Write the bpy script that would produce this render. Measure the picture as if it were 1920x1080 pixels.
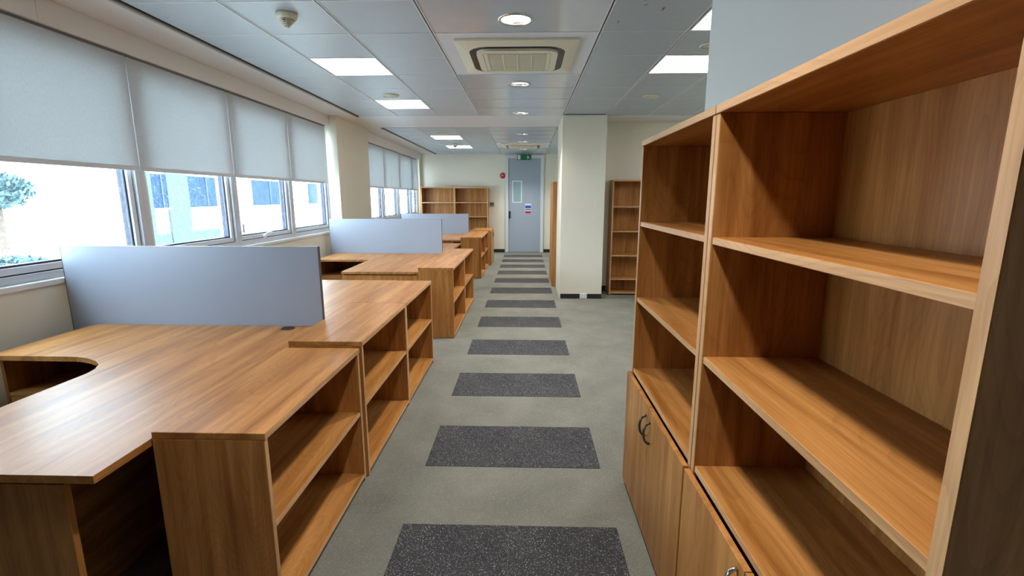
import bpy, bmesh, math, random
from mathutils import Vector
random.seed(7)
for o in list(bpy.data.objects): bpy.data.objects.remove(o)
SC = bpy.context.scene
COL = SC.collection
PI = math.pi

# ------------------------------------------------------------------ camera
cam_d = bpy.data.cameras.new('camera'); cam = bpy.data.objects.new('camera', cam_d); COL.objects.link(cam)
cam_d.sensor_width = 36.0; cam_d.lens = 36.0 * 900 / 1920; cam_d.clip_start = 0.02; cam_d.clip_end = 300
cam.location = (0, 0, 1.535); cam.rotation_euler = (math.radians(90 - 10.70), 0, math.radians(1.65))
SC.camera = cam
# ------------------------------------------------------------------ world: bright hazy sky
W = bpy.data.worlds.new('sky'); SC.world = W; W.use_nodes = True
SKY_STRENGTH = 15.5
bg = W.node_tree.nodes['Background']; bg.inputs[0].default_value = (0.70, 0.86, 1.0, 1); bg.inputs[1].default_value = SKY_STRENGTH
# ------------------------------------------------------------------ exposure
vs = SC.view_settings; vs.view_transform = 'Standard'; vs.look = 'None'; vs.gamma = 1.0; vs.exposure = 0.15
try: vs.use_curve_mapping = False
except Exception: pass
PANEL_EMIT = 8.0        # square ceiling panels
DOWN_POWER = 17.5       # round downlights, watts each

# ------------------------------------------------------------------ materials
def srgb(r, g, b):
    f = lambda c: (c/255/12.92) if c/255 <= 0.04045 else ((c/255+0.055)/1.055)**2.4
    return (f(r), f(g), f(b), 1)
def newmat(name):
    m = bpy.data.materials.new(name); m.use_nodes = True
    nt = m.node_tree; p = nt.nodes['Principled BSDF']
    return m, nt, p
def plain(name, col, rough=0.5, metal=0.0, spec=0.5, bump=0.0, bscale=200.0, mottle=0.0, mscale=6.0):
    m, nt, p = newmat(name)
    p.inputs['Base Color'].default_value = col; p.inputs['Roughness'].default_value = rough
    p.inputs['Metallic'].default_value = metal; p.inputs['Specular IOR Level'].default_value = spec
    tc = nt.nodes.new('ShaderNodeTexCoord')
    if mottle:
        n = nt.nodes.new('ShaderNodeTexNoise'); n.inputs['Scale'].default_value = mscale; n.inputs['Detail'].default_value = 5
        nt.links.new(tc.outputs['Object'], n.inputs['Vector'])
        r = nt.nodes.new('ShaderNodeValToRGB'); r.color_ramp.elements[0].position = .3; r.color_ramp.elements[1].position = .7
        r.color_ramp.elements[0].color = tuple(c*(1-mottle) for c in col[:3])+(1,); r.color_ramp.elements[1].color = tuple(min(1, c*(1+mottle)) for c in col[:3])+(1,)
        nt.links.new(n.outputs['Fac'], r.inputs['Fac']); nt.links.new(r.outputs['Color'], p.inputs['Base Color'])
    if bump:
        n = nt.nodes.new('ShaderNodeTexNoise'); n.inputs['Scale'].default_value = bscale; n.inputs['Detail'].default_value = 3
        nt.links.new(tc.outputs['Object'], n.inputs['Vector'])
        b = nt.nodes.new('ShaderNodeBump'); b.inputs['Strength'].default_value = bump; b.inputs['Distance'].default_value = 0.002
        nt.links.new(n.outputs['Fac'], b.inputs['Height']); nt.links.new(b.outputs['Normal'], p.inputs['Normal'])
    return m
def emit(name, col, s):
    m, nt, p = newmat(name)
    p.inputs['Base Color'].default_value = (.8, .8, .8, 1)
    p.inputs['Emission Color'].default_value = col; p.inputs['Emission Strength'].default_value = s
    return m
def wood(name, axis, lo=(146, 91, 38), hi=(201, 144, 82)):
    """beech / cherry laminate, grain running along the given local axis"""
    m, nt, p = newmat(name); N = nt.nodes; L = nt.links
    tc = N.new('ShaderNodeTexCoord'); oi = N.new('ShaderNodeObjectInfo')
    off = N.new('ShaderNodeVectorMath'); off.operation = 'MULTIPLY_ADD'
    comb = N.new('ShaderNodeCombineXYZ')
    for k, mul in ((0, 37.0), (1, 61.0), (2, 23.0)):
        mm = N.new('ShaderNodeMath'); mm.operation = 'MULTIPLY'; mm.inputs[1].default_value = mul
        L.new(oi.outputs['Random'], mm.inputs[0]); L.new(mm.outputs[0], comb.inputs[k])
    add = N.new('ShaderNodeVectorMath'); add.operation = 'ADD'
    L.new(tc.outputs['Object'], add.inputs[0]); L.new(comb.outputs[0], add.inputs[1])
    def stretched(long, across):
        mp = N.new('ShaderNodeMapping'); s = [across]*3; s[axis] = long
        mp.inputs['Scale'].default_value = s
        L.new(add.outputs[0], mp.inputs['Vector']); return mp
    # broad figure
    n1 = N.new('ShaderNodeTexNoise'); n1.inputs['Scale'].default_value = 1.0; n1.inputs['Detail'].default_value = 4; n1.inputs['Distortion'].default_value = 0.9
    L.new(stretched(0.9, 13).outputs[0], n1.inputs['Vector'])
    # fine pores
    n2 = N.new('ShaderNodeTexNoise'); n2.inputs['Scale'].default_value = 1.0; n2.inputs['Detail'].default_value = 3
    L.new(stretched(5.0, 150).outputs[0], n2.inputs['Vector'])
    # cathedral lines
    n3 = N.new('ShaderNodeTexNoise'); n3.inputs['Scale'].default_value = 1.0; n3.inputs['Detail'].default_value = 1
    L.new(stretched(1.1, 5).outputs[0], n3.inputs['Vector'])
    ml = N.new('ShaderNodeMath'); ml.operation = 'MULTIPLY'; ml.inputs[1].default_value = 26; L.new(n3.outputs['Fac'], ml.inputs[0])
    fr = N.new('ShaderNodeMath'); fr.operation = 'FRACT'; L.new(ml.outputs[0], fr.inputs[0])
    r = N.new('ShaderNodeValToRGB'); e = r.color_ramp.elements
    e[0].position = .28; e[0].color = srgb(*lo); e[1].position = .72; e[1].color = srgb(*hi)
    L.new(n1.outputs['Fac'], r.inputs['Fac'])
    mx = N.new('ShaderNodeMix'); mx.data_type = 'RGBA'; mx.blend_type = 'MULTIPLY'; mx.inputs[0].default_value = .35
    r2 = N.new('ShaderNodeValToRGB'); r2.color_ramp.elements[0].position = .35; r2.color_ramp.elements[0].color = (.62, .55, .5, 1); r2.color_ramp.elements[1].position = .6; r2.color_ramp.elements[1].color = (1, 1, 1, 1)
    L.new(n2.outputs['Fac'], r2.inputs['Fac']); L.new(r.outputs['Color'], mx.inputs[6]); L.new(r2.outputs['Color'], mx.inputs[7])
    mx2 = N.new('ShaderNodeMix'); mx2.data_type = 'RGBA'; mx2.blend_type = 'MULTIPLY'; mx2.inputs[0].default_value = .30
    r3 = N.new('ShaderNodeValToRGB'); r3.color_ramp.elements[0].color = (.6, .5, .42, 1); r3.color_ramp.elements[1].position = .35; r3.color_ramp.elements[1].color = (1, 1, 1, 1)
    L.new(fr.outputs[0], r3.inputs['Fac']); L.new(mx.outputs[2], mx2.inputs[6]); L.new(r3.outputs['Color'], mx2.inputs[7])
    L.new(mx2.outputs[2], p.inputs['Base Color'])
    p.inputs['Roughness'].default_value = .36; p.inputs['Specular IOR Level'].default_value = .25
    return m
WX, WY, WZ = wood('wood_grain_x', 0), wood('wood_grain_y', 1), wood('wood_grain_z', 2)
BX, BZ = wood('edge_banding_x', 0, (184, 138, 94), (222, 182, 136)), wood('edge_banding_z', 2, (184, 138, 94), (222, 182, 136))

def carpet(name, c_lo, c_hi, fleck, fleck_pos):
    m, nt, p = newmat(name); N = nt.nodes; L = nt.links
    tc = N.new('ShaderNodeTexCoord')
    n1 = N.new('ShaderNodeTexNoise'); n1.inputs['Scale'].default_value = 2.2; n1.inputs['Detail'].default_value = 6; n1.inputs['Roughness'].default_value = .65
    L.new(tc.outputs['Object'], n1.inputs['Vector'])
    r = N.new('ShaderNodeValToRGB'); r.color_ramp.elements[0].position = .3; r.color_ramp.elements[0].color = c_lo; r.color_ramp.elements[1].position = .7; r.color_ramp.elements[1].color = c_hi
    L.new(n1.outputs['Fac'], r.inputs['Fac'])
    n2 = N.new('ShaderNodeTexNoise'); n2.inputs['Scale'].default_value = 240; n2.inputs['Detail'].default_value = 2
    L.new(tc.outputs['Object'], n2.inputs['Vector'])
    r2 = N.new('ShaderNodeValToRGB'); r2.color_ramp.elements[0].position = fleck_pos; r2.color_ramp.elements[0].color = (0, 0, 0, 1); r2.color_ramp.elements[1].position = fleck_pos+.1; r2.color_ramp.elements[1].color = (1, 1, 1, 1)
    L.new(n2.outputs['Fac'], r2.inputs['Fac'])
    mx = N.new('ShaderNodeMix'); mx.data_type = 'RGBA'; L.new(r2.outputs['Color'], mx.inputs[0]); L.new(r.outputs['Color'], mx.inputs[6]); mx.inputs[7].default_value = fleck
    L.new(mx.outputs[2], p.inputs['Base Color'])
    b = N.new('ShaderNodeBump'); b.inputs['Strength'].default_value = .6; b.inputs['Distance'].default_value = .004
    L.new(n2.outputs['Fac'], b.inputs['Height']); L.new(b.outputs['Normal'], p.inputs['Normal'])
    p.inputs['Roughness'].default_value = .95; p.inputs['Specular IOR Level'].default_value = .1
    return m
M_CARPET = carpet('carpet_grey_green', srgb(106, 106, 98), srgb(129, 129, 119), srgb(158, 158, 146), .60)
M_CARPET_DK = carpet('carpet_charcoal', srgb(52, 53, 55), srgb(66, 67, 69), srgb(172, 172, 172), .60)
M_WALL = plain('cream_paint', srgb(226, 220, 203), .7, bump=.05)
M_WALLW = plain('white_paint', srgb(224, 226, 224), .7, bump=.05)
M_SOFFIT = plain('plaster_soffit', srgb(224, 223, 223), .7)
M_TILE = plain('metal_ceiling_tile', srgb(176, 188, 198), .38, spec=.5, mottle=.02)
M_TILEC = plain('gloss_ceiling_tile', srgb(184, 193, 204), .13, spec=.8, mottle=.02)
M_TILEP = plain('white_ceiling_plate', srgb(214, 218, 226), .4)
M_GRID = plain('ceiling_grid_white', srgb(222, 226, 232), .45)
M_TRIM = plain('aluminium_trim', srgb(170, 165, 160), .4, metal=.3)
M_HEAD = plain('grey_head_rail', srgb(96, 96, 98), .5)
M_BLACK = plain('black_plastic', (.012, .012, .013, 1), .4)
M_DARKVOID = plain('dark_void', (.03, .03, .03, 1), .9)
M_SKIRT = plain('black_skirting', (.018, .018, .018, 1), .5)
M_WHITEPL = plain('white_plastic', srgb(226, 228, 230), .4)
M_FRAME = plain('white_powder_coat', srgb(214, 217, 222), .45)
M_MULL = plain('grey_mullion', srgb(196, 198, 202), .5)
M_GASKET = plain('rubber_gasket', srgb(26, 32, 56), .6)
M_SILL = plain('window_sill_white', srgb(222, 222, 220), .35)
M_SCREEN = plain('grey_screen_laminate', srgb(160, 169, 184), .36, mottle=.015, mscale=3)
M_SCREENED = plain('screen_edge_dark', srgb(66, 66, 70), .5)
M_BEIGE = plain('aged_beige_plastic', srgb(222, 218, 198), .45)
M_BEIGE2 = plain('grille_beige', srgb(204, 202, 184), .6)
M_CHROME = plain('brushed_steel', (.62, .63, .65, 1), .25, metal=1)
M_HANDLE = plain('dark_metal_handle', (.10, .11, .12, 1), .35, metal=.9)
M_DOOR = plain('grey_blue_door', srgb(158, 168, 180), .45)
M_DOORFR = plain('door_frame_white', srgb(208, 213, 215), .5)
M_RED = plain('red_plastic', (.42, .015, .02, 1), .3)
M_GREEN = plain('exit_green', (.0, .13, .055, 1), .4)
M_SIGNW = plain('sign_white', srgb(225, 232, 228), .4)
M_BLUE = plain('notice_blue', (.03, .09, .45, 1), .4)
M_NRED = plain('notice_red', (.38, .02, .025, 1), .4)
M_PANEL = emit('lit_diffuser', (.97, .99, 1, 1), PANEL_EMIT)
M_LAMP = emit('lit_lamp', (1, .97, .93, 1), 5)
M_REFL = plain('downlight_reflector', (.85, .85, .85, 1), .18, metal=1)
M_FACADE = plain('facade_white', srgb(236, 238, 240), .8, bump=.1, bscale=20)
M_FACADE2 = plain('facade_pale', (.036, .056, .064, 1), .8)
M_FGLASS = plain('facade_glass', (.018, .036, .074, 1), .7, spec=.05, mottle=.3, mscale=3)
M_GROUND = plain('pale_paving', srgb(220, 218, 212), .9)
M_LEAF = plain('leaf_green', (.048, .10, .105, 1), .7, mottle=.5, mscale=4)
M_BARK = plain('bark', (.10, .07, .05, 1), .9)
M_ROOF = plain('pale_roof', srgb(205, 200, 195), .8)

def scuffed():
    m, nt, p = newmat('scuffed_ceiling_tile'); N = nt.nodes; L = nt.links
    p.inputs['Roughness'].default_value = .38
    tc = N.new('ShaderNodeTexCoord'); oi = N.new('ShaderNodeObjectInfo')
    mp = N.new('ShaderNodeMapping'); mp.inputs['Scale'].default_value = (9, 4, 1); mp.inputs['Rotation'].default_value = (0, 0, .5)
    ad = N.new('ShaderNodeVectorMath'); ad.operation = 'ADD'; L.new(tc.outputs['Object'], ad.inputs[0])
    sc = N.new('ShaderNodeVectorMath'); sc.operation = 'SCALE'; sc.inputs[0].default_value = (40, 31, 0); L.new(oi.outputs['Random'], sc.inputs['Scale'])
    L.new(sc.outputs[0], ad.inputs[1]); L.new(ad.outputs[0], mp.inputs['Vector'])
    n = N.new('ShaderNodeTexNoise'); n.inputs['Scale'].default_value = 1.3; n.inputs['Detail'].default_value = 4; L.new(mp.outputs[0], n.inputs['Vector'])
    r = N.new('ShaderNodeValToRGB'); r.color_ramp.elements[0].position = .685; r.color_ramp.elements[0].color = srgb(176, 188, 198); r.color_ramp.elements[1].position = .715; r.color_ramp.elements[1].color = srgb(80, 78, 76)
    L.new(n.outputs['Fac'], r.inputs['Fac']); L.new(r.outputs['Color'], p.inputs['Base Color'])
    return m
M_TILES = scuffed()

def blind_mat():
    m, nt, p = newmat('blind_fabric'); N = nt.nodes; L = nt.links
    out = N['Material Output']
    tc = N.new('ShaderNodeTexCoord'); mp = N.new('ShaderNodeMapping'); mp.inputs['Scale'].default_value = (1, 260, 40); L.new(tc.outputs['Object'], mp.inputs['Vector'])
    n = N.new('ShaderNodeTexNoise'); n.inputs['Scale'].default_value = 1; n.inputs['Detail'].default_value = 3; L.new(mp.outputs[0], n.inputs['Vector'])
    r = N.new('ShaderNodeValToRGB'); r.color_ramp.elements[0].position = .3; r.color_ramp.elements[0].color = srgb(194, 198, 202); r.color_ramp.elements[1].position = .7; r.color_ramp.elements[1].color = srgb(212, 215, 218)
    L.new(n.outputs['Fac'], r.inputs['Fac']); L.new(r.outputs['Color'], p.inputs['Base Color']); p.inputs['Roughness'].default_value = .9; p.inputs['Specular IOR Level'].default_value = .1
    t = N.new('ShaderNodeBsdfTranslucent'); t.inputs['Color'].default_value = (.60, .62, .62, 1)
    mx = N.new('ShaderNodeMixShader'); mx.inputs[0].default_value = .26
    L.new(p.outputs[0], mx.inputs[1]); L.new(t.outputs[0], mx.inputs[2]); L.new(mx.outputs[0], out.inputs['Surface'])
    return m
M_BLIND = blind_mat()

def glass_mat(name, dirt):
    m, nt, p = newmat(name); N = nt.nodes; L = nt.links; out = N['Material Output']
    tr = N.new('ShaderNodeBsdfTransparent'); tr.inputs['Color'].default_value = (.93, .97, .98, 1)
    gl = N.new('ShaderNodeBsdfGlossy'); gl.inputs['Roughness'].default_value = .02
    fr = N.new('ShaderNodeLayerWeight'); fr.inputs['Blend'].default_value = .5
    pw = N.new('ShaderNodeMath'); pw.operation = 'POWER'; pw.inputs[1].default_value = 5; L.new(fr.outputs['Facing'], pw.inputs[0])
    ma = N.new('ShaderNodeMath'); ma.operation = 'MULTIPLY_ADD'; ma.inputs[1].default_value = .5; ma.inputs[2].default_value = .03; L.new(pw.outputs[0], ma.inputs[0])
    mx = N.new('ShaderNodeMixShader'); L.new(ma.outputs[0], mx.inputs[0]); L.new(tr.outputs[0], mx.inputs[1]); L.new(gl.outputs[0], mx.inputs[2])
    tc = N.new('ShaderNodeTexCoord'); n = N.new('ShaderNodeTexNoise'); n.inputs['Scale'].default_value = 60; n.inputs['Detail'].default_value = 6; L.new(tc.outputs['Object'], n.inputs['Vector'])
    r = N.new('ShaderNodeValToRGB'); r.color_ramp.elements[0].position = .5; r.color_ramp.elements[0].color = (0, 0, 0, 1); r.color_ramp.elements[1].position = .8; r.color_ramp.elements[1].color = (dirt, dirt, dirt, 1)
    L.new(n.outputs['Fac'], r.inputs['Fac'])
    df = N.new('ShaderNodeBsdfTranslucent'); df.inputs['Color'].default_value = (.8, .8, .8, 1)
    m2 = N.new('ShaderNodeMixShader'); L.new(r.outputs['Color'], m2.inputs[0]); L.new(mx.outputs[0], m2.inputs[1]); L.new(df.outputs[0], m2.inputs[2])
    L.new(m2.outputs[0], out.inputs['Surface'])
    return m
M_GLASS = glass_mat('dusty_window_glass', .05)
M_VGLASS = plain('frosted_vision_glass', srgb(150, 178, 182), .2, spec=.6)

# ------------------------------------------------------------------ helpers
def link(name, me, mat, parent=None, loc=(0, 0, 0)):
    o = bpy.data.objects.new(name, me); COL.objects.link(o)
    if mat is not None:
        me.materials.clear(); me.materials.append(mat)
    o.location = loc
    if parent is not None: o.parent = parent
    return o
def empty(name, loc, rz=0.0):
    o = bpy.data.objects.new(name, None); COL.objects.link(o); o.location = loc; o.rotation_euler = (0, 0, rz); o.empty_display_size = .1
    return o
def tag(o, label, cat, group=None):
    o['label'] = label; o['category'] = cat
    if group: o['group'] = group
    return o
def struct(o): o['kind'] = 'structure'; return o
_cache = {}
def box_mesh(sx, sy, sz, bev=0.0):
    k = (round(sx, 4), round(sy, 4), round(sz, 4), bev)
    bm = bmesh.new(); bmesh.ops.create_cube(bm, size=1.0)
    for v in bm.verts: v.co = Vector((v.co.x*sx, v.co.y*sy, v.co.z*sz))
    if bev: bmesh.ops.bevel(bm, geom=bm.edges[:], offset=bev, segments=1, affect='EDGES', profile=.5)
    me = bpy.data.meshes.new('m'); bm.to_mesh(me); bm.free()
    return me
def box(name, x0, x1, y0, y1, z0, z1, mat, parent=None, bev=0.0, share=False):
    """axis-aligned box; coordinates are local to parent when there is one"""
    sx, sy, sz = abs(x1-x0), abs(y1-y0), abs(z1-z0)
    if share:
        k = (round(sx, 4), round(sy, 4), round(sz, 4), bev, mat.name)
        if k not in _cache: _cache[k] = box_mesh(sx, sy, sz, bev)
        me = _cache[k]
    else: me = box_mesh(sx, sy, sz, bev)
    return link(name, me, mat, parent, ((x0+x1)/2, (y0+y1)/2, (z0+z1)/2))
def bm_obj(name, bm, mat, parent=None, loc=(0, 0, 0), smooth=False):
    me = bpy.data.meshes.new(name); bmesh.ops.recalc_face_normals(bm, faces=bm.faces[:]); bm.to_mesh(me); bm.free()
    if smooth:
        for p in me.polygons: p.use_smooth = True
    return link(name, me, mat, parent, loc)
def prism(name, pts, z0, z1, mat, parent=None, loc=(0, 0, 0)):
    bm = bmesh.new()
    f = bm.faces.new([bm.verts.new((x, y, z0)) for x, y in pts])
    r = bmesh.ops.extrude_face_region(bm, geom=[f])
    for v in r['geom']:
        if isinstance(v, bmesh.types.BMVert): v.co.z = z1
    return bm_obj(name, bm, mat, parent, loc)
def ring_bm(o0, o1, z0, z1):
    """ring prism between two outlines with the same vertex count"""
    bm = bmesh.new(); n = len(o0)
    A = [[bm.verts.new((x, y, z)) for x, y in o] for o, z in ((o0, z0), (o1, z0), (o1, z1), (o0, z1))]
    for i in range(n):
        j = (i+1) % n
        for a in range(4):
            b = (a+1) % 4
            bm.faces.new((A[a][i], A[a][j], A[b][j], A[b][i]))
    return bm
def rrect(hw, hh, r, seg=6):
    pts = []
    for cx, cy, a0 in ((hw-r, hh-r, 0), (-hw+r, hh-r, PI/2), (-hw+r, -hh+r, PI), (hw-r, -hh+r, 1.5*PI)):
        for k in range(seg+1):
            a = a0 + PI/2*k/seg
            pts.append((cx+r*math.cos(a), cy+r*math.sin(a)))
    return pts
def circle(r, n=32): return [(r*math.cos(2*PI*k/n), r*math.sin(2*PI*k/n)) for k in range(n)]
def lathe(name, prof, mat, parent=None, loc=(0, 0, 0), n=32, smooth=True):
    bm = bmesh.new(); rows = []
    for r, z in prof:
        if r < 1e-6: rows.append([bm.verts.new((0, 0, z))])
        else: rows.append([bm.verts.new((r*math.cos(2*PI*k/n), r*math.sin(2*PI*k/n), z)) for k in range(n)])
    for a, b in zip(rows, rows[1:]):
        for k in range(n):
            j = (k+1) % n
            if len(a) == 1 and len(b) == 1: continue
            if len(a) == 1: bm.faces.new((a[0], b[j], b[k]))
            elif len(b) == 1: bm.faces.new((a[k], a[j], b[0]))
            else: bm.faces.new((a[k], a[j], b[j], b[k]))
    return bm_obj(name, bm, mat, parent, loc, smooth)
def tube(name, pts, rad, mat, parent=None, loc=(0, 0, 0), n=8):
    bm = bmesh.new(); rows = []
    pts = [Vector(p) for p in pts]
    for i, p in enumerate(pts):
        d = (pts[min(i+1, len(pts)-1)]-pts[max(i-1, 0)]).normalized()
        ref = Vector((0, 0, 1)) if abs(d.z) < .9 else Vector((1, 0, 0))
        u = d.cross(ref).normalized(); v = d.cross(u)
        rows.append([bm.verts.new(p+rad*(math.cos(2*PI*k/n)*u+math.sin(2*PI*k/n)*v)) for k in range(n)])
    for a, b in zip(rows, rows[1:]):
        for k in range(n): bm.faces.new((a[k], a[(k+1) % n], b[(k+1) % n], b[k]))
    bm.faces.new(rows[0]); bm.faces.new(rows[-1])
    return bm_obj(name, bm, mat, parent, loc, True)

# ------------------------------------------------------------------ key dimensions
ZC = 2.71                      # ceiling tile level
XW = -2.95                     # window wall
Y_BACK, Y_FAR = -6.0, 13.6
X_R = 4.78

# ================================================================== SETTING
floor = struct(box('floor', XW-.2, X_R+.1, Y_BACK-.1, Y_FAR+.2, -.12, 0, M_CARPET))
stripes = [-.98, .02, 1.025, 2.03, 3.035, 4.04, 5.055, 6.09, 7.125, 8.15, 9.145, 10.11, 11.04, 11.99, 12.95]
fl = floor.location
for yb in stripes[2:]:
    for x0, x1 in ((-.578, -.0715), (-.0705, .436)):
        box('carpet_tile', x0-fl.x, x1-fl.x, yb-.5-fl.y, yb-fl.y, -.001-fl.z, .0025-fl.z, M_CARPET_DK, floor, share=True)

# walls
struct(box('wall_far', XW-.2, X_R+.1, Y_FAR, Y_FAR+.15, 0, 3.0, M_WALL))
struct(box('wall_rear', XW-.2, X_R+.1, Y_BACK-.1, Y_BACK, 0, 3.0, M_WALL))
struct(box('wall_right', X_R, X_R+.1, Y_BACK, 7.9, 0, 3.0, M_WALL))
struct(box('wall_right_back', 1.165, X_R+.1, 7.9, 8.02, 0, 3.0, M_WALL))
struct(box('wall_right_far', 1.165, 1.28, 8.02, Y_FAR, 0, 3.0, M_WALL))
struct(box('wall_partition', .955, 1.10, Y_BACK, 2.735, 0, 2.698, M_WALLW))
col = struct(box('column', .523, 1.163, 7.27, 8.25, 0, 2.698, M_WALL))
for args in ((.515, 1.171, 7.262, 7.27), ):
    struct(box('baseboard_column', .535, .83, 7.262, 7.2695, 0.002, .075, M_SKIRT)); struct(box('baseboard_column', .945, 1.163, 7.262, 7.2695, 0.002, .075, M_SKIRT))
struct(box('baseboard_far', -1.03, -.60, Y_FAR-.012, Y_FAR-.001, 0.002, .09, M_SKIRT)); struct(box('baseboard_far', .50, 1.16, Y_FAR-.012, Y_FAR-.001, 0.002, .09, M_SKIRT))
struct(box('baseboard_right', 1.17, 1.325, 7.888, 7.899, 0.002, .09, M_SKIRT))
sk = box('floor_socket', .835, .94, 7.255, 7.269, .004, .085, M_WHITEPL, bev=.004)
tag(sk, 'small white socket box at the foot of the cream column', 'socket')

# window wall on the left
MULL = [3.712+1.205*k for k in range(-2, 4)]      # 1.30 ... 7.33
MULLF = [8.78, 8.93, 10.17, 11.38, 12.62, 13.38]
wl = empty('wall_left', (XW, 0, 0)); struct(wl)
def wbox(name, x0, x1, y0, y1, z0, z1, m, bev=0): return box(name, x0-XW, x1-XW, y0, y1, z0, z1, m, wl, bev)
wbox('lower_wall', XW-.2, XW, Y_BACK, Y_FAR, 0, .998, M_WALL)
wbox('upper_wall', XW-.2, XW-.06, Y_BACK, Y_FAR, 2.56, 3.0, M_WALLW)
wbox('pier', XW-.2, XW-.02, Y_BACK, MULL[0]-.005, .998, 2.56, M_WALL)
wbox('pier', XW-.2, -2.80, 7.30, 8.74, .998, 2.715, M_WALL)
wbox('pier', -2.9499, -2.80, 7.30, 8.74, 0, .998, M_WALL)
wbox('pier', XW-.2, XW+.03, 13.40, Y_FAR, .998, 2.56, M_WALL)
wbox('fascia', XW-.06, -2.91, Y_BACK+.01, 3.02, 2.565, 2.715, M_SOFFIT)
wbox('fascia', XW-.06, -2.91, 3.0225, 7.298, 2.565, 2.715, M_SOFFIT)
wbox('fascia', XW-.06, -2.91, 8.742, Y_FAR-.002, 2.54, 2.715, M_SOFFIT)
wbox('sill', XW-.07, XW+.016, Y_BACK+.002, 7.298, .998, 1.034, M_SILL, .004)
wbox('sill', XW-.07, XW+.016, 8.742, Y_FAR-.002, .998, 1.034, M_SILL, .004)
struct(box('trim_1', XW-.06, -2.505, Y_BACK, Y_FAR-.001, 2.716, 2.73, M_SOFFIT))       # soffit along the windows
struct(box('trim_2', -2.502, 1.16, 7.378, 8.56, 2.712, 2.726, M_TILEP))               # plaster band across
struct(box('trim_3', 1.166, X_R, 7.378, 7.899, 2.700, 2.726, M_SOFFIT))
for n, (a, b) in enumerate(((Y_BACK+.001, 7.376), (8.582, Y_FAR-.002))):
    struct(box('trim_4', -2.512, -2.486, a, b, 2.694, 2.712, M_TRIM)); struct(box('trim_5', -2.484, -2.474, a, b, 2.706, 2.75, M_DARKVOID))

# windows (one per bay): sash, gaskets, pane, mullion
def window(idx, y0, y1, handle=False, dirt=True):
    z0, z1 = 1.036, 2.56
    w = struct(empty('window_%d' % idx, (-3.03, (y0+y1)/2, z0)))
    L = lambda y: y-(y0+y1)/2
    def ring(name, ins0, ins1, x0, x1, m):
        a = [(L(y0)+ins0, ins0), (L(y1)-ins0, ins0), (L(y1)-ins0, z1-z0-ins0), (L(y0)+ins0, z1-z0-ins0)]
        b = [(L(y0)+ins1, ins1), (L(y1)-ins1, ins1), (L(y1)-ins1, z1-z0-ins1), (L(y0)+ins1, z1-z0-ins1)]
        bm = ring_bm(a, b, x0, x1)
        for v in bm.verts: v.co = Vector((v.co.z, v.co.x, v.co.y))
        return bm_obj(name, bm, m, w)
    ring('frame', 0.0, .044, -.05, .055, M_MULL)
    ring('outer_gasket', .0445, .052, -.05, .025, M_GASKET)
    ring('sash', .0525, .092, -.05, .030, M_FRAME)
    ring('inner_gasket', .0925, .106, -.04, .012, M_GASKET)
    g = box('glass_pane', -.006, .006, L(y0)+.1065, L(y1)-.1065, .1065, z1-z0-.1065, M_GLASS, w)
    if handle:
        h = box('handle', .031, .05, L(5.40), L(5.46), .048, .075, M_WHITEPL, w, .003)
        tube('lever', [(.0, 0, .005), (.02, .0, .03), (.03, .03, .042), (.03, .11, .038)], .008, M_WHITEPL, h)
    return w
wi = 1
for a, b in zip(MULL, MULL[1:]):
    window(wi, a, b-.001, handle=abs(a-4.917) < .02); wi += 1
for a, b in zip(MULLF[1:], MULLF[2:]):
    window(wi, a, b-.001); wi += 1
struct(box('trim_6', -3.06, -2.965, 8.742, 8.928, 1.036, 2.56, M_FRAME))

# roller blinds
def blind(y0, y1, zt, zb, label, chain=False):
    b = empty('roller_blind', (-2.948, (y0+y1)/2, zb)); h = (y1-y0)/2
    tag(b, label, 'blind', 'roller blinds on the window wall')
    box('fabric', -.0008, .0008, -h, h, .03, zt-zb, M_BLIND, b)
    box('bottom_bar', -.009, .009, -h, h, 0, .032, M_MULL, b, .003)
    box('head_rail', -.012, .012, -h, h, zt-zb, zt-zb+.02, M_HEAD, b)
    if chain:
        tube('cord', [(.015, -h+.03, zt-zb), (.017, -h+.03, -.47)], .0015, M_WHITEPL, b)
        box('cord_weight', .008, .026, -h+.012, -h+.048, -.56, -.47, M_WHITEPL, b, .005)
names = ['roller blind just outside the left edge of the photo']
vis = ['wide grey roller blind nearest the camera at the left edge', 'grey roller blind above the panes showing the opposite building, second from the camera',
       'grey roller blind above the window with the lever handle, with a hanging cord', 'grey roller blind beside the cream pier, last of the near window row']
allb = names + vis
for i, (a, b) in enumerate(zip(MULL, MULL[1:])):
    blind(a-.022, b-(.029 if i < 4 else .11), 2.55, 1.733, allb[i], chain=(i == 3))
farl = ['pale roller blind nearest the pier in the far window row', 'second pale roller blind of the far window row', 'third pale roller blind of the far window row', 'narrow roller blind nearest the far wall']
for i, (a, b) in enumerate(zip(MULLF[1:], MULLF[2:])):
    blind(a-.09+(.012 if i == 1 else .003), b-.09-(.003 if i < 3 else .09), 2.53, 1.715, farl[i])

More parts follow.
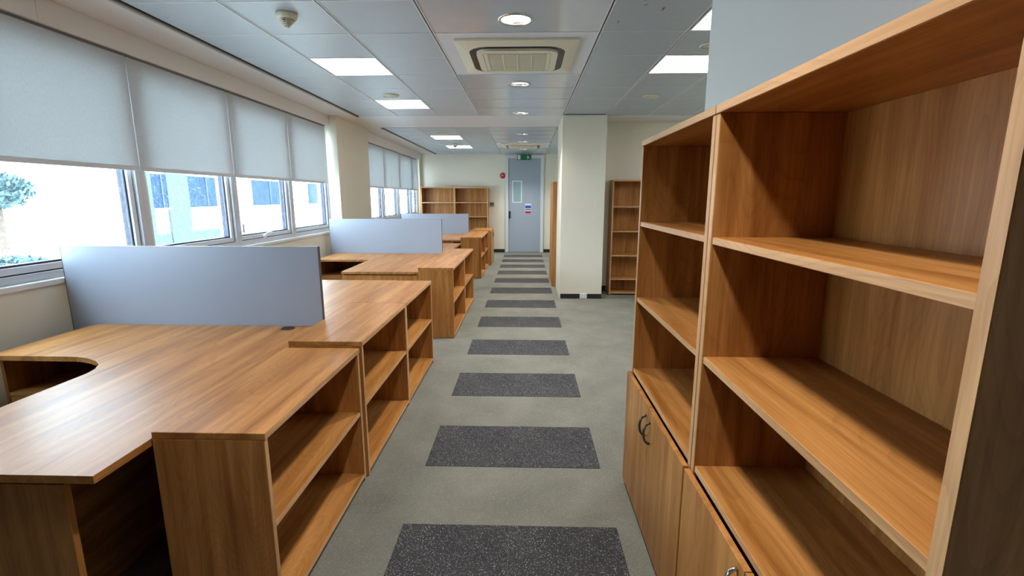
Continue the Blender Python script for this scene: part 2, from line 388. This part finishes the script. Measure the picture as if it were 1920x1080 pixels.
# ------------------------------------------------------------------ ceiling
ceil = struct(box('ceiling', XW-.2, X_R+.1, Y_BACK-.1, Y_FAR+.15, 3.0, 3.1, M_DARKVOID))
cl = ceil.location
XL = [-2.474, -1.885, -1.287, -.687, .530, 1.155, 1.77, 2.38, 2.98, 3.58, 4.18, 4.78]
YN = [7.376-.6025*k for k in range(0, 19)]
YN[-1] = Y_BACK
YFs = [8.58, 9.05, 9.65, 10.25, 10.86, 11.46, 12.06, 12.66, 13.27, Y_FAR-.004]
DOWN_X = -.076
DOWN_N = [1.05, 3.51, 5.376, 7.155]
DOWN_F = [9.44, 10.68, 12.40]
def holed_tile(x0, x1, y0, y1, cy):
    bm = bmesh.new(); cx, ccy = (x0+x1)/2, (y0+y1)/2
    hx, hy = (x1-x0)/2, (y1-y0)/2
    ov = [bm.verts.new((x, y, 0)) for x, y in ((-hx, -hy), (hx, -hy), (hx, hy), (-hx, hy))]
    iv = [bm.verts.new((DOWN_X-cx+.105*math.cos(2*PI*k/32), cy-ccy+.105*math.sin(2*PI*k/32), 0)) for k in range(32)]
    ed = [bm.edges.new((ov[k], ov[(k+1) % 4])) for k in range(4)] + [bm.edges.new((iv[k], iv[(k+1) % 32])) for k in range(32)]
    bmesh.ops.triangle_fill(bm, edges=ed, use_beauty=True)
    r = bmesh.ops.extrude_face_region(bm, geom=bm.faces[:])
    for v in r['geom']:
        if isinstance(v, bmesh.types.BMVert): v.co.z += .012
    return bm_obj('ceiling_tile', bm, M_TILEC, ceil, (cx-cl.x, ccy-cl.y, ZC-cl.z))
panel_cells = {}
def tile_rows(rows, xl, downs, panels, ac):
    for j in range(len(rows)-1):
        ya, yb = sorted((rows[j], rows[j+1]))
        for i in range(len(xl)-1):
            xa, xb = xl[i], xl[i+1]
            if (i, j) in panels: continue
            g = .005
            if i == 3:
                if j in ac: continue
                d = [c for c in downs if ya < c < yb]
                if d:
                    holed_tile(xa+g, xb-g, ya+.002, yb-.002, d[0]); continue
                m = M_TILEC
            else: m = M_TILES if i == 4 and 0 <= j <= 7 and rows is YN else M_TILE
            box('ceiling_tile', xa+g-cl.x, xb-g-cl.x, ya+.002-cl.y, yb-.002-cl.y, ZC-cl.z, ZC+.014-cl.z, m, ceil, .003, share=True)
PN = [(1, 1), (1, 4), (1, 8), (5, 4), (5, 6), (7, 3), (7, 6), (8, 1), (8, 9), (9, 3), (9, 6), (8, 4), (9, 1), (10, 2)]  # cells without a label of their own are unseen panels, added for light
PF = [(1, 2), (1, 5)]
tile_rows(YN, XL, DOWN_N, PN, (4, 5))
tile_rows(YFs, XL[:6], DOWN_F, PF, (4, 5))
for ya, yb in ((YN[6], YN[4]), (YFs[4], YFs[6])):
    box('air_conditioner_plate', XL[3]+.005-cl.x, XL[4]-.005-cl.x, ya+.002-cl.y, yb-.002-cl.y, ZC-cl.z, ZC+.014-cl.z, M_TILEP, ceil, .003)

# light grid bars: twin strips along the corridor, single cross bars
def grid(rows, xl):
    ylo, yhi = min(rows), max(rows)
    for x in xl[1:-1]:
        for sgn in (-1, 1):
            box('grid_bar', x+sgn*.0095-.0035-cl.x, x+sgn*.0095+.0035-cl.x, ylo+.003-cl.y, yhi-.003-cl.y, ZC-.0035-cl.z, ZC-.0002-cl.z, M_GRID, ceil)
    for y in sorted(rows)[1:-1]:
        if y < 2.4: continue
        for a, b in zip(xl, xl[1:]):
            if b - a > 1 and (abs(y-YN[5]) < .01 or abs(y-YFs[5]) < .01): continue
            box('cross_bar', a+.015-cl.x, b-.015-cl.x, y-.0045-cl.y, y+.0045-cl.y, ZC-.002-cl.z, ZC-.0002-cl.z, M_TILEC if b-a > 1 else M_GRID, ceil, share=True)
grid(YN, XL); grid(YFs, XL[:6])

# square light panels
def ceiling_light(xa, xb, ya, yb, label, group='square ceiling light panels'):
    t = empty('ceiling_light', ((xa+xb)/2, (ya+yb)/2, ZC)); tag(t, label, 'ceiling light', group)
    hx, hy = (xb-xa)/2-.006, (yb-ya)/2-.004
    bm = ring_bm(rrect(hx, hy, .003, 1), rrect(hx-.014, hy-.014, .003, 1), -.003, .012); bm_obj('frame', bm, M_WHITEPL, t)
    box('diffuser', -hx+.0145, hx-.0145, -hy+.0145, hy-.0145, .0, .008, M_PANEL, t)
    return t
plab = {(1, 1): 'lit square ceiling panel left of the corridor, beside the plaster band', (1, 4): 'large lit square ceiling panel left of the air conditioner',
        (5, 4): 'lit square ceiling panel on the right, partly cut off by the white partition', (5, 6): 'lit ceiling panel at the top right, only a corner showing past the white partition'}
for (i, j) in PN:
    l = plab.get((i, j))
    ceiling_light(XL[i], XL[i+1], YN[j+1], YN[j], l or 'unseen ceiling panel added to brighten the room', 'square ceiling light panels' if l else 'unseen panels added for light')
flab = ['lit square ceiling panel in the far room, nearer one just past the plaster band', 'lit square ceiling panel in the far room, closest to the far wall']
for n, (i, j) in enumerate(PF): ceiling_light(XL[i], XL[i+1], YFs[j], YFs[j+1], flab[n])

# downlights
def downlight(y, label, group='round downlights over the corridor'):
    t = empty('downlight', (DOWN_X, y, ZC)); tag(t, label, 'downlight', group)
    lathe('ring', [(.101, .004), (.122, .001), (.122, -.004), (.108, -.009), (.101, -.004), (.101, .004)], M_CHROME, t)
    lathe('reflector', [(.103, .0), (.098, .03), (.085, .075), (.062, .11), (0, .118)], M_REFL, t)
    for s in (-1, 1): tube('lamp_tube', [(-.05, s*.018, .085), (.05, s*.018, .085)], .009, M_LAMP, t)
    lathe('glow_disc', [(0, .020), (.094, .020), (.094, .022), (0, .022)], M_LAMP, t)  # glowing disc added so the open reflector looks lit from below
    ld = bpy.data.lights.new('downlight_lamp', 'AREA'); ld.shape = 'DISK'; ld.size = .15; ld.energy = DOWN_POWER; ld.color = (1, .95, .88); ld.spread = math.radians(112)
    lo = bpy.data.objects.new('downlight_lamp', ld); COL.objects.link(lo); lo.parent = t; lo.location = (0, 0, .004)
    return t
dl = ['', 'large round downlight in front of the near air conditioner', 'round downlight just beyond the near air conditioner', 'small round downlight at the plaster band before the far room']
for y, l in zip(DOWN_N, dl): downlight(y, l or 'round downlight just outside the top of the photo', ('round downlights over the corridor' if l else 'downlights out of view'))
for y, l in zip(DOWN_F, ['round downlight nearest the plaster band in the far room', 'round downlight just before the far air conditioner', 'round downlight between the far air conditioner and the door']): downlight(y, l)

# air conditioner cassettes
def cassette(cy, label):
    t = empty('air_conditioner', (-.0785, cy, ZC)); tag(t, label, 'air conditioner', 'ceiling cassette air conditioners')
    bm = ring_bm(rrect(.478, .478, .012), rrect(.385, .385, .16), -.034, -.001)
    bm.verts.ensure_lookup_table()
    for k in range(28): bm.verts[k].co.z = -.016
    bm_obj('frame', bm, M_BEIGE, t)
    bm = ring_bm(rrect(.3845, .3845, .1595), rrect(.328, .328, .11), -.031, -.001); bm_obj('air_slot', bm, M_BLACK, t)
    for k in range(4):
        a = k*PI/2
        v = box('vane', -.25, .25, .350, .362, -.0335, -.0312, M_BLACK, t); v.rotation_euler = (0, 0, a)
        x, y, z = v.location; v.location = (x*math.cos(a)-y*math.sin(a), x*math.sin(a)+y*math.cos(a), z)
    bm = ring_bm(rrect(.327, .327, .109), rrect(.275, .275, .02), -.050, -.001); bm_obj('inner_panel', bm, M_BEIGE, t)
    gr = box('grille', -.274, .274, -.274, .274, -.044, -.012, M_BEIGE, t)
    box('grille_mesh', -.235, .235, -.235, .235, -.0205, -.0165, M_BEIGE2, gr)
    for k in range(-1, 2): box('grille_bar', k*.118-.006, k*.118+.006, -.235, .235, -.0235, -.021, M_BEIGE, gr)
    for k in range(-11, 12): box('grille_slat', -.235, .235, k*.0205-.0018, k*.0205+.0018, -.0228, -.0206, M_BEIGE, gr, share=True)
    for sx in (-1, 1): box('latch_strip', sx*.255-.012, sx*.255+.012, -.26, .26, -.022, -.0165, M_BEIGE, gr)
cassette((YN[6]+YN[4])/2, 'large beige ceiling cassette air conditioner nearest the camera')
cassette((YFs[4]+YFs[6])/2, 'ceiling cassette air conditioner in front of the grey door')

# smoke detectors, ceiling speakers
def smoke(x, y, label):
    t = empty('smoke_detector', (x, y, ZC)); tag(t, label, 'smoke detector', 'ceiling detectors')
    lathe('body', [(0, -.001), (.066, -.001), (.068, -.012), (.062, -.030), (.050, -.038), (0, -.038)], M_BEIGE, t)
    for k in range(5):
        r = .047-.008*k; z = -.039-.008*k
        lathe('fin', [(0, z-.003), (r, z-.003), (r+.002, z-.0045), (r, z-.006), (0, z-.006)], M_BEIGE, t)
        lathe('vent', [(0, z), (r-.0015, z), (r-.0015, z-.003), (0, z-.003)], M_BLACK, t)
    for k in range(4):
        a = k*PI/2+.3
        tube('rib', [(.05*math.cos(a), .05*math.sin(a), -.038), (.012*math.cos(a), .012*math.sin(a), -.082)], .002, M_BEIGE, t, n=6)
    lathe('tip', [(.014, -.078), (.012, -.086), (0, -.088)], M_BEIGE, t)
smoke(-1.567, 3.36, 'cone-shaped beige smoke detector at the top left, nearest the camera')
smoke(-1.60, 11.15, 'small smoke detector in the far room before the farther light panel')
def speaker(x, y, label):
    t = empty('ceiling_speaker', (x, y, ZC)); tag(t, label, 'speaker', 'round ceiling speakers')
    lathe('rim', [(.082, -.001), (.095, -.001), (.095, -.010), (.088, -.015), (.080, -.010), (.082, -.001)], M_BEIGE, t)
    lathe('grille', [(0, -.002), (.0795, -.002), (.0795, -.007), (0, -.009)], M_BEIGE2, t)
speaker(-1.59, 5.90, 'flat round ceiling speaker beside the second light panel on the left')
speaker(1.465, 6.02, 'flat round ceiling speaker on the right, beyond the light panels')
speaker(1.455, 4.10, 'round ceiling speaker at the edge of the white partition')
speaker(-1.59, 9.40, 'flat round ceiling speaker in the far room')

# ================================================================== FURNITURE
def handle_mesh(parent, x, y, z, mat, L=.096):
    pts = []
    for k in range(11):
        a = PI*k/10
        pts.append((0, -.028*math.sin(a)-.001, -L/2*math.cos(a)))
    return tube('handle', pts, .0055, mat, parent, (x, y, z))
def bookcase(loc, rz, w, d, h, shelves, label, group, name='bookcase', top_over=0.0, top_left=0.0, top_t=.025, doors=None, hdrop=.10, hmat=None, t=.022, top_gap=0.0):
    """front faces local -y at y=0, back at y=d, width along local x centred"""
    r = empty(name, loc, rz); tag(r, label, 'cabinet' if name == 'cupboard' else 'bookcase', group)
    hw = w/2; zb = .022
    def band(part, m):
        sx, sy, sz = part.dimensions
        box('edge_band', -sx/2+.0012, sx/2-.0012, -sy/2-.0009, -sy/2-.0001, -sz/2+.0012, sz/2-.0012, m, part)
    for s in (-1, 1):
        band(box('side_panel', s*hw-(t if s > 0 else 0), s*hw+(t if s < 0 else 0), 0, d, 0.004, h-top_t-.0005, WZ, r, .0012), BZ)
    band(box('top_panel', -hw-top_over, hw+top_over, -.004, d+top_left, h-top_t, h, WX, r, .0015), BX)
    band(box('bottom_panel', -hw+t+.0005, hw-t-.0005, .001, d-.012, zb, zb+t, WX, r, .0012), BX)
    box('plinth', -hw+t+.001, hw-t-.001, .03, .045, .004, zb-.0005, M_BLACK, r)
    box('back_panel', -hw+t+.0005, hw-t-.0005, d-.0115, d-.001, zb, h-top_t-.0005, WZ, r)
    for z in shelves:
        band(box('shelf', -hw+t+.0005, hw-t-.0005, .004, d-.012, z-.022, z, WX, r, .0012), BX)
    if doors:
        z0, z1 = doors
        for s in (-1, 1):
            xa, xb = sorted((s*.0015, s*(hw-.004)))
            dr = box('door', xa, xb, -.0235, -.0045, z0, z1, WZ, r, .0012)
            handle_mesh(dr, s*(.035-(xb-xa)/2), -.0095, z1-hdrop-(z0+z1)/2, hmat or M_HANDLE)
    return r
# --- left row (facing +x): rz=+90deg ; local x -> world y
def left_case(xf, y0, y1, d, h, shelves, label, group, **k):
    return bookcase((xf, (y0+y1)/2, 0), PI/2, y1-y0, d, h, shelves, label, group, **k)
G1 = 'low open bookcases along the first desk block'
left_case(-.878, 1.468, 2.398, .386, .755, [.405], 'low open bookcase nearest the camera, slightly lower than its neighbours', G1)
left_case(-.870, 2.425, 3.372, .394, .782, [.43], 'middle low open bookcase of the nearest desk block, top raised over its neighbour', G1)
left_case(-.870, 3.376, 4.325, .394, .782, [.425], 'far low open bookcase of the nearest desk block', G1)
G2 = 'low open bookcases along the second desk block'
left_case(-.784, 5.105, 6.093, .38, .787, [.412], 'low open bookcase at the near end of the second desk block', G2)
left_case(-.784, 6.097, 7.085, .38, .787, [.412], 'low open bookcase at the far end of the second desk block', G2)
G3 = 'low open bookcases along the third desk block'
left_case(-.85, 9.095, 9.985, .39, .787, [.412], 'low open bookcase at the near end of the farthest desk block', G3)
left_case(-.85, 9.989, 10.88, .39, .787, [.412], 'low open bookcase next to the small cupboard by the far wall', G3)
left_case(-.81, 10.90, 11.80, .43, .80, [], 'low two-door cupboard with dark handles ending the farthest desk row', None, name='cupboard', doors=(.04, .77))
# --- right tall units (facing -x): rz=-90deg
GR = 'tall wall units along the white partition'
SH = [1.417, 1.040]
for (y0, y1, lab, hm) in ((1.500, 2.418, 'tall wood wall unit with dark door handles, farther from the camera', M_HANDLE), (.575, 1.494, 'tall wood wall unit nearest the camera at the right edge, with a silver handle', M_CHROME)):
    u = bookcase((.56, (y0+y1)/2, 0), -PI/2, y1-y0, .37, 1.80, SH+[.663], lab, GR, name='wall_unit', doors=(.03, .640), hmat=hm, hdrop=.10 if hm is M_HANDLE else .07, t=.026)
    u['category'] = 'bookcase'
# --- tall open bookcases
SH5 = [1.40, 1.02, .64, .265]
bookcase((1.33+.46, 7.57, 0), 0, .92, .30, 1.80, SH5, 'tall open bookcase against the cream wall right of the column', None)
bookcase((-2.41, 13.24, 0), 0, .91, .34, 1.81, SH5, 'tall open bookcase in the far corner by the windows', 'tall bookcases on the far wall')
bookcase((-1.495, 13.24, 0), 0, .91, .34, 1.80, SH5, 'tall open bookcase on the far wall nearer the grey door', 'tall bookcases on the far wall')
bookcase((.80, 8.30+.46, 0), PI/2, .92, .343, 1.79, SH5, 'tall bookcase seen edge-on just behind the cream column', None)

# --- desks
TH = .026; ZD = .73
def desk(origin, main, ret, legs, modesty, label, group, grommet=None, pedestal=None, name='desk'):
    ox, oy = origin
    r = empty(name, (ox, oy, 0)); tag(r, label, 'desk', group)
    P = lambda pts: [(x-ox, y-oy) for x, y in pts]
    mt = prism('desktop', P(main), ZD-TH, ZD, WY, r)
    if ret: prism('return_top', P(ret), ZD-TH, ZD, WY, r)
    for (x0, x1, y0, y1) in legs:
        box('leg_panel', x0-ox, x1-ox, y0-oy, y1-oy, .004, ZD-TH-.014, WZ, r, .001)
        box('spacer', x0+.02-ox, x1-.02-ox, y0+.006-oy, y1-.004-oy, ZD-TH-.0138, ZD-TH-.0002, M_BLACK, r)
    for (x0, x1, y0, y1) in modesty:
        box('modesty_panel', x0-ox, x1-ox, y0-oy, y1-oy, .003, ZD-TH-.001, WY, r, .001)
    if grommet:
        gx, gy = grommet
        lathe('grommet', [(.030, .0005), (.030, .003), (.038, .004), (.042, .0005), (.030, .0005)], M_BLACK, r, (gx-ox, gy-oy, ZD))
        lathe('grommet_well', [(0, .0006), (.0298, .0006), (.0298, .0012), (0, .0012)], M_BLACK, r, (gx-ox, gy-oy, ZD))
    return r
def pedestal(x0, x1, y0, y1, facing, label):
    """open niche over drawers, under a desk return; facing -1: opens to -y, +1: opens to +y"""
    w, d = x1-x0, y1-y0
    r = empty('drawer_pedestal', ((x0+x1)/2, y0 if facing < 0 else y1, 0), 0 if facing < 0 else PI); tag(r, label, 'pedestal', 'drawer pedestals under the desks')
    hw = w/2; zt = ZD-TH-.003; t = .018
    for s in (-1, 1): box('side_panel', s*hw-(t if s > 0 else 0), s*hw+(t if s < 0 else 0), 0, d, .01, zt, WZ, r)
    box('back_panel', -hw+t+.0005, hw-t-.0005, d-.012, d, .01, zt, WZ, r)
    box('niche_shelf', -hw+t+.0005, hw-t-.0005, .001, d-.0125, .49, .508, WX, r)
    for z0, z1 in ((.335, .486), (.18, .331), (.02, .176)):
        dr = box('drawer', -hw+t+.002, hw-t-.002, .002, .020, z0, z1, WX, r, .001)
        tube('lock', [(.0, -.011, 0), (.0, -.016, 0)], .008, M_CHROME, dr, (0, 0, .05))
    return r
CURVE = [(-2.31, 2.292), (-2.263, 2.282), (-2.215, 2.266), (-2.147, 2.231), (-2.090, 2.183), (-2.052, 2.12), (-2.038, 2.06), (-2.04, 1.95)]
GD = 'desks'
mainA = [(-1.268, 1.247), (-1.268, 2.922), (-2.308, 2.922)] + CURVE + [(-2.05, 1.247)]
retA = [(-2.312, 2.922), (-2.78, 2.922), (-2.78, 2.297), (-2.312, 2.292)]
desk((-1.9, 2.2), mainA, retA, [(-2.03, -1.38, 1.262, 1.284)], [(-1.685, -1.665, 1.286, 2.90)],
     'curved corner desk nearest the camera with a rounded cut-out at the window side', GD, grommet=(-1.482, 2.855))
pedestal(-2.775, -1.70, 2.34, 2.90, -1, 'drawer pedestal with an open niche under the nearest desk return')
mir = lambda pts: [(x, 5.885-y) for x, y in reversed(pts)]
desk((-1.9, 3.7), mir(mainA), mir(retA), [(-2.03, -1.38, 4.601, 4.623)], [(-1.685, -1.665, 2.985, 4.599)],
     'desk directly behind the nearest grey screen, beside the two raised bookcases', GD)
mainC = [(-1.168, 5.165), (-1.168, 6.942), (-2.056, 6.942), (-2.03, 5.165)]
retC = [(-2.060, 6.942), (-2.78, 6.942), (-2.78, 6.195), (-2.050, 6.195)]
desk((-1.9, 6.1), mainC, retC, [(-2.026, -1.185, 5.178, 5.20)], [(-1.66, -1.64, 5.202, 6.92)],
     'straight desk in front of the second grey screen with a return along the wall', GD)
pedestal(-2.775, -1.68, 6.23, 6.92, -1, 'drawer pedestal with an open niche under the second desk return')
mainD = [(-1.168, 6.978), (-1.168, 7.75), (-1.155, 8.54), (-2.03, 8.54), (-2.056, 6.978)]
retD = [(-2.060, 6.978), (-2.060, 7.7), (-2.78, 7.7), (-2.78, 6.978)]
desk((-1.9, 7.6), mainD, retD, [(-2.026, -1.20, 8.50, 8.522)], [(-1.66, -1.64, 7.0, 8.498)], 'desk behind the second grey screen, only its far corner showing', GD)
mainE = [(-1.25, 9.15), (-1.25, 10.738), (-2.10, 10.738), (-2.08, 9.15)]
retE = [(-2.104, 10.738), (-2.78, 10.738), (-2.78, 10.05), (-2.104, 10.05)]
de = desk((-1.9, 9.9), mainE, retE, [(-2.07, -1.40, 9.165, 9.187)], [(-1.66, -1.64, 9.19, 10.7)], 'desk in front of the third grey screen in the far room', GD, grommet=(-1.42, 10.66))
box('cable_box', -1.385+1.9, -1.27+1.9, 9.152-9.9, 9.25-9.9, .655, ZD-TH-.001, M_BLACK, de)

# --- grey screens
def screen(x0, x1, y, z1, label, n):
    r = empty('desk_screen', ((x0+x1)/2, y, .50)); tag(r, label, 'screen', 'grey desk screens')
    h = (x1-x0)/2
    box('panel', -h+.003, h-.003, 0, .024, 0.0, z1-.50-.003, M_SCREEN, r, .001)
    bm = bmesh.new()
    box('edge_strip', h-.0028, h, -.0005, .0245, 0, z1-.50, M_SCREENED, r); box('edge_strip', -h, -h+.0028, -.0005, .0245, 0, z1-.50, M_SCREENED, r)
    box('top_strip', -h+.0029, h-.0029, -.0005, .0245, z1-.50-.0029, z1-.50, M_TRIM, r)
    bm.free()
    for k in (-.55, .55): box('bracket', k*h-.02, k*h+.02, -.006, -.001, .0, .19, M_TRIM, r)
screen(-2.93, -1.285, 2.928, 1.235, 'large grey desk screen on the desk nearest the camera', 1)
screen(-2.86, -1.215, 6.948, 1.228, 'middle grey desk screen on the second desk block', 2)
screen(-2.78, -1.275, 10.745, 1.178, 'farthest grey desk screen in front of the tall bookcases', 3)

# ================================================================== FAR WALL
d = struct(empty('door_1', (-.045, Y_FAR, 0)))
for s in (-1, 1): box('door_frame', s*.445+(0 if s > 0 else -.085), s*.445+(.085 if s > 0 else 0), -.05, -.001, .002, 2.585, M_DOORFR, d, .003)
box('door_frame', -.53, .53, -.05, -.001, 2.586, 2.67, M_DOORFR, d, .003)
leaf = box('door_leaf', -.442, .442, -.022, -.001, .012, 2.582, M_DOOR, d)
bm = ring_bm(rrect(.135, .30, .004, 1), rrect(.105, .275, .003, 1), -.011, -.001)
for v in bm.verts: v.co = Vector((v.co.x, v.co.z, v.co.y))
bm_obj('vision_frame', bm, M_WHITEPL, d, (-.205, -.022, 1.687))
box('vision_glass', -.309, -.101, -.026, -.0225, 1.413, 1.961, M_VGLASS, d)
hd = box('door_handle', -.440, -.385, -.045, -.0225, .955, 1.155, M_BLACK, d, .004)
tube('lever', [(0, -.011, .03), (0, -.045, .03), (0, -.05, -.06)], .009, M_BLACK, hd)
# notice on the door
n = empty('door_notice', (.058, Y_FAR-.0225, 1.088)); tag(n, 'small blue, white and red notice on the grey door', 'notice')
box('plate', -.086, .086, -.003, -.0002, 0, .27, M_SIGNW, n)
for z0, z1, m in ((.005, .065, M_NRED), (.095, .125, M_BLUE), (.145, .225, M_BLUE)): box('print_bar', -.08, .08, -.0042, -.0031, z0, z1, m, n)
# exit sign
e = empty('exit_sign', (-.06, Y_FAR-.052, 2.535)); tag(e, 'green exit sign with a running figure above the grey door', 'exit sign')
box('housing', -.19, .19, -.05, -.0005, 0, .142, M_GREEN, e, .004)
box('door_symbol', -.172, -.10, -.0525, -.0501, .012, .130, M_SIGNW, e)
def fig(pts, w, name):
    bm = bmesh.new()
    for (xa, za), (xb, zb) in zip(pts, pts[1:]):
        dx, dz = xb-xa, zb-za; L = math.hypot(dx, dz); nx, nz = -dz/L*w, dx/L*w
        vs_ = [bm.verts.new((x, y, z)) for y in (-.0525, -.0501) for x, z in ((xa+nx, za+nz), (xb+nx, zb+nz), (xb-nx, zb-nz), (xa-nx, za-nz))]
        for f in ((0, 1, 2, 3), (7, 6, 5, 4), (0, 4, 5, 1), (1, 5, 6, 2), (2, 6, 7, 3), (3, 7, 4, 0)): bm.faces.new([vs_[k] for k in f])
    return bm_obj(name, bm, M_SIGNW, e)
fig([(.102, .098), (.112, .060)], .012, 'figure_torso')
fig([(.112, .060), (.092, .042), (.100, .014)], .006, 'figure_leg'); fig([(.112, .060), (.135, .046), (.158, .022)], .006, 'figure_leg')
fig([(.102, .094), (.085, .084), (.070, .066)], .005, 'figure_arm'); fig([(.104, .096), (.130, .092), (.142, .076)], .005, 'figure_arm')
hb = lathe('figure_head', [(0, 0), (.011, 0), (.011, .0024), (0, .0024)], M_SIGNW, e, (.094, -.0501, .118)); hb.rotation_euler = (PI/2, 0, 0)
# alarm sounder, thermostat, switch
s = empty('alarm_sounder', (-.645, Y_FAR-.001, 2.125)); s.rotation_euler = (PI/2, 0, 0); tag(s, 'round red fire alarm sounder left of the door', 'alarm')
lathe('body', [(0, 0), (.078, 0), (.078, .03), (.066, .052), (.03, .06), (0, .06)], M_RED, s)
lathe('boss', [(0, .0605), (.016, .0605), (.014, .070), (0, .071)], M_SIGNW, s)
box('slot', -.045, -.035, -.045, .03, .0575, .0605, M_SIGNW, s)
t = empty('thermostat', (-.955, Y_FAR-.001, 1.285)); tag(t, 'beige thermostat control on the wall beside the far bookcase', 'thermostat')
box('case', -.06, .06, -.025, 0, 0, .11, plain('thermostat_grey', srgb(132, 132, 116), .5), t, .003); box('display', -.05, .05, -.028, -.0255, .055, .10, M_HANDLE, t)
t = empty('light_switch', (-.81, Y_FAR-.001, 1.29)); tag(t, 'white light switch between the thermostat and the door', 'switch')
box('plate', -.042, .042, -.010, 0, 0, .086, M_WHITEPL, t, .002); box('rocker', -.018, .018, -.015, -.0105, .02, .066, M_WHITEPL, t, .002)

# ================================================================== OUTSIDE
g = struct(box('ground_outside', -90, -3.3, -50, 120, -6.3, -6.2, M_GROUND))
b = empty('office_building', (-14, 18, -6.2)); tag(b, 'white building with blue windows seen through the panes', 'building')
def bb(name, x0, x1, y0, y1, z0, z1, m, par=None): return box(name, x0+14, x1+14, y0-18, y1-18, z0+6.2, z1+6.2, m, par or b)
bb('wall', -24, -14.3, 17.95, 44, -6.2, 6.2, M_FACADE)
for y0, y1 in ((17.95, 18.22), (19.02, 20.25), (22.1, 25.0), (27.9, 31.5), (35, 38), (41, 44)): bb('pilaster', -14.299, -14.22, y0, y1, -6.2, 6.2, M_FACADE2 if y0 in (17.95, 19.02) else M_FACADE)
for y0, y1 in ((18.23, 19.0), (20.27, 23.5)): bb('spandrel', -14.299, -14.25, y0, y1, -.72, .12, M_FACADE2)
for fl_ in (0, 1, -1):
    dz = fl_*3.3
    for y0, y1 in ((18.23, 19.01), (20.26, 22.09), (25.01, 27.89), (31.51, 34.99), (38.01, 40.99)):
        w = bb('window', -14.299, -14.24, y0, y1, 1.12+dz, 2.42+dz, M_FGLASS)
        c = w.location
        box('window_ledge', .03, .14, -(y1-y0)/2, (y1-y0)/2, -.71, -.651, M_FACADE, w)
        box('window_bar', .031, .07, .12*(y1-y0), .12*(y1-y0)+.05, -.65, .65, M_FACADE2, w)
h = empty('small_house', (-30, 24.5, -6.2)); tag(h, 'pale low house behind the trees outside the left pane', 'house')
box('wall', -4, 3, -3.5, 2.6, 0, 6.6, M_FACADE, h)
bm = bmesh.new(); v = [bm.verts.new(p) for p in ((-4.4, -3.9, 6.6), (3.4, -3.9, 6.6), (3.4, 3.0, 6.6), (-4.4, 3.0, 6.6), (-.5, -3.9, 7.5), (-.5, 3.0, 7.5))]
for f in ((0, 1, 4), (1, 2, 5, 4), (2, 3, 5), (3, 0, 4, 5), (0, 3, 2, 1)): bm.faces.new([v[k] for k in f])
bm_obj('roof', bm, M_ROOF, h)
for y in (-2.2, .6): box('window', 3.001, 3.05, y, y+1.1, 4.2, 5.6, M_FGLASS, h)
def tree(x, y, zg, zc, r, rz, label, n=1500, seed=1, trunk=True, name='tree', cat='tree'):
    rnd = random.Random(seed)
    t = empty(name, (x, y, zg)); tag(t, label, cat)
    bm = bmesh.new()
    for _ in range(n):
        while True:
            p = Vector((rnd.uniform(-1, 1), rnd.uniform(-1, 1), rnd.uniform(-1, 1)))
            if .25 < p.length < 1 and math.sin(p.x*5+seed)*math.sin(p.y*5)*math.sin(p.z*6+1) > -.25: break
        c = Vector((p.x*r, p.y*r, p.z*rz+zc-zg)); s = rnd.uniform(.10, .2)*max(r, .8)/1.4
        u = Vector((rnd.gauss(0, 1), rnd.gauss(0, 1), rnd.gauss(0, 1))).normalized(); w_ = u.orthogonal().normalized(); q = u.cross(w_)
        bm.faces.new([bm.verts.new(c+s*w_), bm.verts.new(c+s*.5*q), bm.verts.new(c-s*w_), bm.verts.new(c-s*.5*q)])
    o = bm_obj('foliage', bm, M_LEAF, t); o['kind'] = 'stuff'
    if trunk: tube('trunk', [(0, 0, 0), (.1, .05, (zc-zg)*.5), (0, 0, zc-zg)], .14, M_BARK, t)
tree(-17, 15.1, -6.2, 1.75, 1.0, .6, 'leafy tree high in the left pane', seed=3)
tree(-20.5, 15.2, -6.2, .6, .75, .6, 'small leafy tree beside the taller one outside', n=700, seed=5)
tree(-14, 12.5, -6.2, -.65, 1.1, .6, 'low leafy shrub at the bottom of the left pane', seed=9, name='shrub', cat='shrub')
